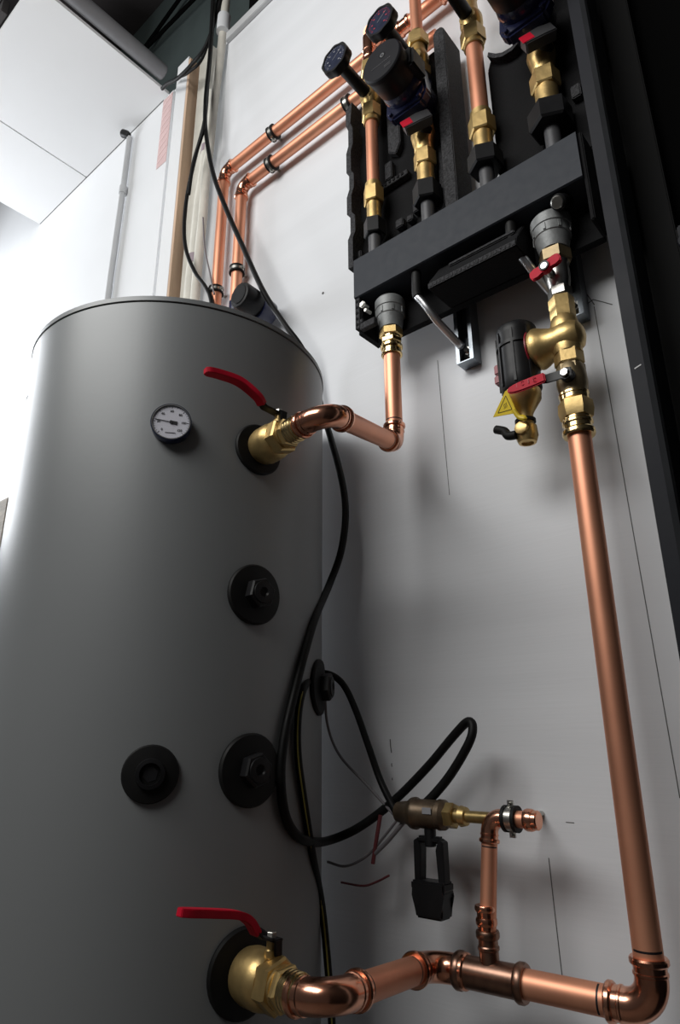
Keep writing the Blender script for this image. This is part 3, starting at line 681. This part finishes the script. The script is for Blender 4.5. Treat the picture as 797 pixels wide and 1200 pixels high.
def module(dx, k):
    w = ('left', 'right')[k]; ka, kb, kc, kd = ((.82, .90, .95, .88), (1.15, 1.03, 1.25, 1.0))[k]
    xr, xp = -.716+dx, -.577+dx*.985
    # return line
    rr = thing('return_line', f'brass and copper return line with no pump, {w} module' if k else 'leftmost brass and copper line standing on the manifold', 'pipe', (xr, YP, .99)); o = (xr, YP, 0)
    obj('stub', cyl(o, UP, .988, 1.070, .0145), 'stub', rr)
    obj('black_nut', hexa(o, UP, 1.058, 1.100, .0300*ka, None, .45), 'black', rr)
    obj('brass_tail', cyl(o, UP, 1.098, 1.152, .0165+.003*k), 'brass', rr)
    obj('lower_nut', hexa(o, UP, 1.148, 1.190, .0265*kb, cyl(o, UP, 1.188, 1.205, .0190+.0025*k)), 'brass', rr)
    obj('tube', sweep([(xr, YP, 1.20), (xr, YP, 1.392)], .0145+.0030*k, 24), 'copper', rr)
    obj('upper_nut', hexa(o, UP, 1.400, 1.440, .0265*kb, cyl(o, UP, 1.388, 1.404, .0190+.0025*k)), 'brass', rr)
    b = lathe(o, UP, [(1.436, .017), (1.442, .021), (1.458, .0245), (1.476, .0245), (1.490, .020), (1.496, .017), (1.56, .015)], 28); hexa(o, UP, 1.545, 1.580, .0240, b); lathe((xr, YP, 1.465), OUT, [(0, .018), (.021, .018), (.0215, .014)], 20, b)
    obj('thermometer_valve', b, 'brass', rr)
    if k == 0:
        b = sweep([(xr, YP, 1.575), (xr, YP, 1.672)], rw*1.02, 24); bead((xr, YP, 1.60), UP, 0, .0185, .005, b); bead((xr, YP, 1.625), UP, 0, .0180, .004, b); obj('top_tube', b, 'fit', rr)
    else:
        obj('top_tube', sweep([(xr, YP, 1.575), (xr, YP, 2.2)], .0145, 24), 'copper', rr)
    thermometer(xr, 1.469, ('round black thermometer with blue face, lowest and leftmost of the handles', 'black thermometer stem cut off by the top edge above the second module')[k], False)
    # pump line
    pp = thing('pump_line', ('brass and copper line behind the black-capped pump, left module', 'brass line under the pump beside the steel column')[k], 'pipe', (xp, YP, .99)); o = (xp, YP, 0)
    obj('stub', cyl(o, UP, .988, 1.080, .0145), 'stub', pp)
    obj('black_nut', hexa(o, UP, 1.062, 1.108, .0320*kc, None, .45), 'black', pp)
    obj('brass_tail', cyl(o, UP, 1.106, 1.160, .0185+.003*k), 'brass', pp)
    obj('lower_nut', hexa(o, UP, 1.158, 1.198, .0280*kd), 'brass', pp)
    b = lathe(o, UP, [(1.196, .018), (1.202, .0215), (1.216, .0215), (1.226, .0245), (1.246, .0275), (1.268, .0235), (1.294, .019)], 28)
    obj('isolating_valve', b, 'brass', pp)
    # short T lever of the isolating valve: grey block with a red end
    hb = Vector((xp+.018, .926, 1.238)); hd = Vector((-.70, -.30, -.28)).normalized(); hv = hd.cross(OUT).normalized()
    obj('lever_boss', cyl(hb, -OUT, 0, .025, .011), 'black', pp)
    lb = obj('lever_block', ribbon([hb-hd*.024+OUT*.006, hb+OUT*.010, hb+hd*.034+OUT*.010], [.028, .032, .028], .022, hv), 'stub', pp)
    obj('red_end', ribbon([hb+hd*.010+OUT*.0218, hb+hd*.033+OUT*.0218], .022, .002, hv), 'red', lb)
    obj('upper_union', hexa(o, UP, 1.392, 1.418, .0280, None, .45), 'black', pp)
    b = hexa(o, UP, 1.418, 1.446, .0265); lathe(o, UP, [(1.445, .017), (1.452, .021), (1.475, .0235), (1.490, .020), (1.497, .017), (1.515, .017)], 28, b); lathe((xp, YP, 1.465), OUT, [(0, .018), (.021, .018), (.0215, .014)], 20, b)
    obj('thermometer_valve', b, 'brass', pp)
    obj('upper_nut', hexa(o, UP, 1.512, 1.545, .0265, cyl(o, UP, 1.543, 1.556, .0185)), 'brass', pp)
    obj('tube', sweep([(xp, YP, 1.55), (xp, YP, 2.2)], .0140, 24), 'copper', pp)
    thermometer(xp-.011, 1.468, ('round black thermometer with red scale at the top edge', 'black thermometer above the right pump, out past the top edge')[k], True)
    # pump
    pm = thing('circulator_pump', ('circulator pump with round black cap on navy blue body', 'navy blue circulator pump cut by the top edge beside the steel column')[k], 'pump', (xp, .9, 1.29))
    pz = 1.325
    b = lathe(o, UP, [(1.291, .018), (1.2915, .027), (1.302, .028), (1.306, .022), (1.345, .022), (1.378, .022), (1.380, .028), (1.391, .027), (1.3915, .018)], 32)
    lathe((xp, YP, pz), OUT, [(-.020, .012), (-.016, .030), (0, .040), (.026, .042), (.034, .047), (.040, .047)], 40, b)
    obj('volute', b, 'blue', pm)
    b = prism([(xp-.052, pz-.040), (xp-.038, pz-.062), (xp+.038, pz-.062), (xp+.052, pz-.040), (xp+.046, pz+.030), (xp+.030, pz+.046), (xp-.030, pz+.046), (xp-.046, pz+.030)], 'y', .893, .920, None, .005)
    obj('flange', b, 'blue', pm)
    for sx in (-1, 1):
        for sz in (-1, 1): obj('bolt', cyl((xp+sx*.036, .900, pz-.006+sz*.045), OUT, .004, .013, .0045, seg=6), 'blue', pm)
    obj('motor', lathe((xp, .90, pz), OUT, [(.028, .041), (.030, .045), (.034, .0465), (.076, .047)], 48), 'black', pm)
    obj('motor_base', lathe((xp, .90, pz), OUT, [(0, .046), (.012, .048), (.024, .046), (.029, .044)], 48), 'blue', pm)
    cap = obj('end_cap', lathe((xp, .823, pz), OUT, [(-.001, .0475), (.004, .049), (.009, .048), (.0115, .0455), (.012, 0)], 56), 'pface', pm)
    f0 = Vector((xp, .8106, pz))
    b = bmesh.new(); lathe(f0+RT*.004+UP*.010, OUT, [(0, .0062), (0, .0046), (.0004, .0046), (.0004, .0062)], 24, b); cyl(f0+RT*.004+UP*.010, OUT, 0, .0004, .0032, b)
    obj('round_emblem', b, 'print', cap)
    b = bmesh.new()
    for i in range(11): ribbon([f0+RT*(-.024+i*.0045)-UP*.010, f0+RT*(-.0212+i*.0045)-UP*.010], .0020, .0003, UP, b)
    obj('fine_print', b, 'stub', cap)
    b = bmesh.new()
    for i in range(2): ribbon([f0+RT*.008-UP*(.024+i*.004), f0+RT*.024-UP*(.024+i*.004)], .0016, .0003, UP, b)
    obj('print_bar', b, 'stub', cap)
    obj('terminal_box', bx(xp+.030, xp+.056, .842, .895, pz-.020, pz+.030, .005), 'black', pm)
module(0, 0)
module(.275, 1)

# foam backing shells
sh = thing('backing_shell', 'black foam backing shell with notched left edge, left module', 'shell', (-.66, 1.01, 1.0))
zs = [(-.798, 1.02), (-.798, 1.10), (-.790, 1.115), (-.790, 1.16), (-.800, 1.175), (-.800, 1.225), (-.792, 1.245), (-.792, 1.285), (-.800, 1.30), (-.800, 1.36), (-.793, 1.38), (-.793, 1.43), (-.800, 1.45), (-.800, 1.50), (-.780, 1.53), (-.56, 1.53), (-.54, 1.50), (-.54, 1.005), (-.785, 1.005)]
obj('back_plate', prism(zs, 'y', 1.002, 1.010), 'foam', sh)
zr = [(x, z) for x, z in zs[:14]]
rim = zr+[(-.780, 1.515)]+[(x+.014, z) for x, z in reversed(zr[:-1])]
obj('left_rim', prism(rim, 'y', .966, 1.0015), 'foamedge', sh)
b = prism([(-.538, 1.0), (-.509, 1.0), (-.509, 1.518), (-.516, 1.530), (-.530, 1.530), (-.538, 1.520)], 'y', .962, 1.032, None, .002)
obj('side_block', b, 'foamedge', sh)
b = prism([(-.755, 1.206), (-.640, 1.206), (-.640, 1.220), (-.755, 1.220)], 'y', .985, 1.0015, None, .001)
obj('cross_rib', b, 'foamedge', sh)
for k in range(9): obj('rib_dot', bx(-.748+k*.0115, -.742+k*.0115, .983, .9848, 1.2095, 1.2165), 'foam', sh)
b = prism([(-.690, 1.30), (-.668, 1.285), (-.655, 1.31), (-.655, 1.42), (-.675, 1.44), (-.690, 1.42)], 'y', .985, 1.0015, None, .002); obj('moulded_boss', b, 'foamedge', sh)
for x, z, w_, h_ in ((-.668, 1.075, .020, .022), (-.640, 1.075, .016, .016), (-.622, 1.090, .018, .026), (-.692, 1.225, .02, .05), (-.790, 1.045, .028, .030)):
    obj('moulded_pad', bx(x-w_/2, x+w_/2, .985, 1.0015, z, z+h_, .002), 'foamedge', sh)
b = prism([(-.572, 1.04), (-.550, 1.05), (-.545, 1.07), (-.545, 1.22), (-.556, 1.22), (-.556, 1.10), (-.575, 1.085)], 'y', .980, 1.0015, None, .002); obj('curved_rib', b, 'foamedge', sh)
sh2 = thing('backing_shell', 'black foam backing shell with scooped top, right module', 'shell', (-.34, 1.01, 1.0))
top = [(-.430, 1.005), (-.430, 1.345), (-.422, 1.368), (-.412, 1.370), (-.400, 1.352), (-.385, 1.342), (-.365, 1.340), (-.345, 1.352), (-.330, 1.380), (-.318, 1.42), (-.300, 1.50), (-.248, 1.52), (-.248, 1.005)]
obj('back_plate', prism(top, 'y', .990, 1.030, None, .003), 'foam', sh2)
obj('top_ledge', prism([(-.415, 1.366), (-.400, 1.349), (-.385, 1.339), (-.365, 1.337), (-.352, 1.344), (-.352, 1.334), (-.365, 1.327), (-.387, 1.329), (-.404, 1.340), (-.418, 1.356)], 'y', .970, .9895), 'foamedge', sh2)
obj('moulded_pad', bx(-.268, -.250, .975, .9895, 1.12, 1.15, .002), 'foamedge', sh2)

# ------------------------------------------------------------------ drain valve at lower left of the wall
dv = thing('drain_valve', 'tarnished drain valve with black strap cap hanging below the cable loop', 'valve', (-.66, .96, -.11))
o = Vector((-.545, .960, -.101))
b = lathe(o, LF, [(-.012, .0085), (.030, .0085), (.031, .013), (.040, .015), (.042, .0105), (.052, .0105)], 24); obj('brass_tail', b, 'dvb', dv)
b = hexa(o, LF, .050, .066, .0190); obj('brass_nut', b, 'dvb', dv)
b = lathe(o, LF, [(.064, .017), (.070, .022), (.078, .0225), (.080, .021), (.118, .0215), (.122, .024), (.128, .0235), (.136, .018), (.158, .015), (.160, .010)], 32); obj('valve_body', b, 'dvd', dv)
obj('white_label', bx(-.641, -.625, .9372, .9382, -.099, -.090), 'print', dv)
vb = o+LF*.098
obj('stem', cyl(vb, -UP, .018, .046, .0090), 'black', dv)
b = bmesh.new()
bx(vb.x-.022, vb.x+.022, .953, .967, -.142, -.132, .003, b)
hz = [(-.027, -.139), (-.019, -.135), (-.013, -.150), (-.016, -.196), (-.0275, -.196)]
for sg in (-1, 1): prism([(vb.x+sg*a, z) for a, z in hz], 'y', .952, .968, b, .001)
obj('strap', b, 'black', dv)
b = prism([(vb.x-.030, -.193), (vb.x+.030, -.193), (vb.x+.030, -.206), (vb.x+.026, -.212), (vb.x+.024, -.243), (vb.x-.023, -.243), (vb.x-.025, -.212), (vb.x-.030, -.206)], 'y', .944, .974, None, .003)
obj('cap_block', b, 'black', dv)

# ------------------------------------------------------------------ cables, hoses and wires (world metres)
c1 = [(-1.4795, 1.02, 2.7327), (-1.4596, 1.01, 2.4738), (-1.4452, 1.0, 2.2381), (-1.4347, 0.99, 2.06), (-1.4152, 0.985, 1.9188), (-1.3548, 0.98, 1.6998), (-1.2772, 0.975, 1.5127), (-1.1814, 0.975, 1.3035), (-1.094, 0.975, 1.118), (-1.0199, 0.98, 0.9876), (-0.9844, 1.005, 0.9186), (-0.9617, 1.03, 0.8429), (-0.9438, 1.035, 0.7537), (-0.8989, 1.02, 0.6463), (-0.8527, 1.0, 0.5353), (-0.8292, 0.985, 0.4496), (-0.8286, 0.97, 0.3652), (-0.8336, 0.94, 0.292), (-0.7836, 0.848, 0.2127), (-0.7653, 0.8021, 0.1441), (-0.758, 0.7722, 0.079), (-0.7546, 0.7501, 0.0182), (-0.7538, 0.742, -0.0354), (-0.7548, 0.7516, -0.0876), (-0.7591, 0.7779, -0.1195), (-0.7728, 0.8238, -0.1362), (-0.8274, 0.93, -0.1492), (-0.7868, 0.96, -0.1295), (-0.7287, 0.98, -0.0886), (-0.6607, 0.985, -0.0345), (-0.6052, 0.985, 0.0152), (-0.5754, 0.98, 0.0353), (-0.5639, 0.975, 0.0272), (-0.5707, 0.97, 0.0019), (-0.6115, 0.97, -0.0485), (-0.6588, 0.965, -0.091), (-0.7014, 0.965, -0.112)]
c2 = [(-0.7925, 0.9, -0.4077), (-0.7965, 0.895, -0.3261), (-0.8153, 0.9, -0.2375), (-0.7789, 0.8381, -0.1546), (-0.7651, 0.8014, -0.0677), (-0.7605, 0.7842, -0.0063), (-0.7607, 0.7852, 0.0502), (-0.7657, 0.8033, 0.0903), (-0.8309, 0.9, 0.1202), (-0.825, 0.93, 0.1234), (-0.8098, 0.95, 0.1057), (-0.7908, 0.96, 0.0638), (-0.7694, 0.97, -0.0009), (-0.7489, 0.975, -0.0558), (-0.7112, 0.965, -0.1024)]
c3 = [(-1.5051, 1.03, 2.7709), (-1.4804, 1.02, 2.4601), (-1.4607, 1.01, 2.2201), (-1.4463, 1.0, 2.0009), (-1.4793, 1.0, 1.8744), (-1.5096, 1.0, 1.7309), (-1.5134, 1.0, 1.6033), (-1.4916, 1.0, 1.4891), (-1.4364, 1.0, 1.3747), (-1.3792, 1.0, 1.2921), (-1.346, 1.0, 1.2304), (-1.326, 1.0, 1.1339)]
c4 = [(-1.4216, 1.02, 2.6271), (-1.5121, 1.03, 2.4557), (-1.6153, 1.04, 2.4467), (-1.7222, 1.05, 2.4713), (-1.8103, 1.06, 2.5271), (-1.8625, 1.07, 2.5516)]
c5 = [(-1.4852, 1.05, 2.7264), (-1.5673, 1.06, 2.483), (-1.6747, 1.07, 2.4871), (-1.784, 1.08, 2.5526)]
hose1 = [(-1.4268, 1.04, 2.7021), (-1.4327, 1.04, 2.5254), (-1.4385, 1.04, 2.3562), (-1.4476, 1.04, 2.2382), (-1.4578, 1.04, 2.0846), (-1.4627, 1.04, 1.9331), (-1.4722, 1.04, 1.7907), (-1.4719, 1.04, 1.6476), (-1.4774, 1.04, 1.4802), (-1.4798, 1.04, 1.335), (-1.4777, 1.04, 1.194)]
cream = [(-1.5659, 1.1, 2.3093), (-1.5614, 1.1, 2.0956), (-1.5661, 1.1, 1.9391), (-1.5808, 1.1, 1.795), (-1.5871, 1.1, 1.5792), (-1.5969, 1.1, 1.4109)]
thin = [(-1.4136, 1.0, 1.5664), (-1.3932, 1.0, 1.4399), (-1.3586, 1.0, 1.327), (-1.3312, 1.0, 1.2378)]
w1 = [(-0.8354, 0.93, 0.0866), (-0.847, 0.95, 0.0359), (-0.8362, 0.97, -0.0151), (-0.7827, 0.98, -0.0637), (-0.7186, 0.97, -0.107)]
w2 = [(-0.865, 0.97, -0.1892), (-0.8243, 0.97, -0.192), (-0.7775, 0.97, -0.1724), (-0.7334, 0.965, -0.1368), (-0.6975, 0.96, -0.1051)]
w3 = [(-0.7468, 0.97, -0.1084), (-0.7531, 0.965, -0.147), (-0.7612, 0.965, -0.1818)]
w4 = [(-0.8512, 0.99, -0.222), (-0.8039, 0.99, -0.2221), (-0.7764, 0.99, -0.214), (-0.7476, 0.99, -0.201)]
w5 = [(-0.7555, 0.965, -0.1662), (-0.7285, 0.965, -0.1452), (-0.6947, 0.96, -0.1175), (-0.6601, 0.955, -0.0905)]
def cable(name, pts, r, m, lab, cat, n=8):
    return tag(obj(name, sweep(smooth_path(pts, n), r, 12), m), lab, cat)
k1 = thing('power_cable', 'thick black cable running down past the tank and looping beside the drain valve', 'cable', c1[0])
obj('sheath', sweep(smooth_path(c1, 8), .0072, 12), 'cable', k1)
k2 = thing('power_cable', 'black cable with a yellow stripe rising from the bottom and arching over the side plug', 'cable', c2[0])
pp_ = smooth_path(c2, 8); obj('sheath', sweep(pp_, .0060, 12), 'cable', k2)
obj('stripe_or_glint', sweep([p*(1-.0056/p.length) for p in pp_[:62]], .0014, 6), 'stripe', k2)
pp_ = smooth_path(c1[15:20], 8); obj('stripe_or_glint', sweep([p*(1-.0058/p.length) for p in pp_], .0014, 6), 'stripe', k1)  # yellow reflection on the black sheath, painted as a thin strip
cable('power_cable', c3, .0062, 'cable', 'black cable bowing left in front of the boards down to the tank', 'cable')
cable('roof_cable', c4, .0070, 'cable', 'black cable running down left over the top of the boards, lower of two', 'cable')
cable('roof_cable', c5, .0055, 'cable', 'black cable behind the lower one over the top of the boards', 'cable')
hs = thing('white_conduit', 'white plastic conduit coming down through the corner beside the black cables', 'conduit', hose1[0])
obj('hose', sweep(smooth_path(hose1, 8), .0150, 18), 'cream', hs)
obj('tape_wrap', sweep([Vector(hose1[1])*.995, (Vector(hose1[1])*.55+Vector(hose1[2])*.45)*.995], .0240, 18), 'conduit', hs)
h2 = thing('insulated_hose', 'cream insulated hose with mauve tape joints beside the wooden board', 'hose', cream[-1])
obj('hose', sweep(smooth_path(cream+[(cream[-1][0], cream[-1][1], .4), (cream[-1][0], cream[-1][1], FL)], 8), .0200, 18), 'cream', h2)
for i, j in ((1, .3), (4, .0)):
    a = Vector(cream[i]); b_ = Vector(cream[i+1] if i < 5 else cream[i]); d_ = (b_-a); c_ = a+d_*j
    obj('tape_joint', sweep([c_, c_+d_.normalized()*.035], .0207, 18), 'tape', h2)
cable('thin_cable', thin, .0025, 'gwire', 'thin grey cable hanging beside the outer riser above the tank', 'cable')
cable('bare_wire', w1, .0024, 'gwire', 'thin grey wire from the side plug down to the cable ends', 'wire')
cable('bare_wire', w2, .0022, 'gwire', 'thin grey wire curling low left of the cable ends', 'wire')
cable('bare_wire', w5, .0036, 'gwire', 'pale grey wire end crossing the cable by the drain valve', 'wire')
cable('red_wire', w3, .0034, 'rwire', 'short red wire end hanging below the cable ends', 'wire')
cable('red_wire', w4, .0018, 'rwire', 'thin loose red wire floating low on the wall left of the drain cap', 'wire')
c6 = [(x+.014, y-.012, z) for x, y, z in c1[:4]]+[(c1[4][0]+.004, c1[4][1]-.010, c1[4][2])]+[(x+.006, y-.014, z) for x, y, z in c3[4:7]]
c6 = c6[:5]+[(-1.468, .985, 1.82), (-1.488, .99, 1.70)]
cable('power_cable', c6, .0060, 'cable', 'short black cable strapped beside the others above where they part', 'cable')
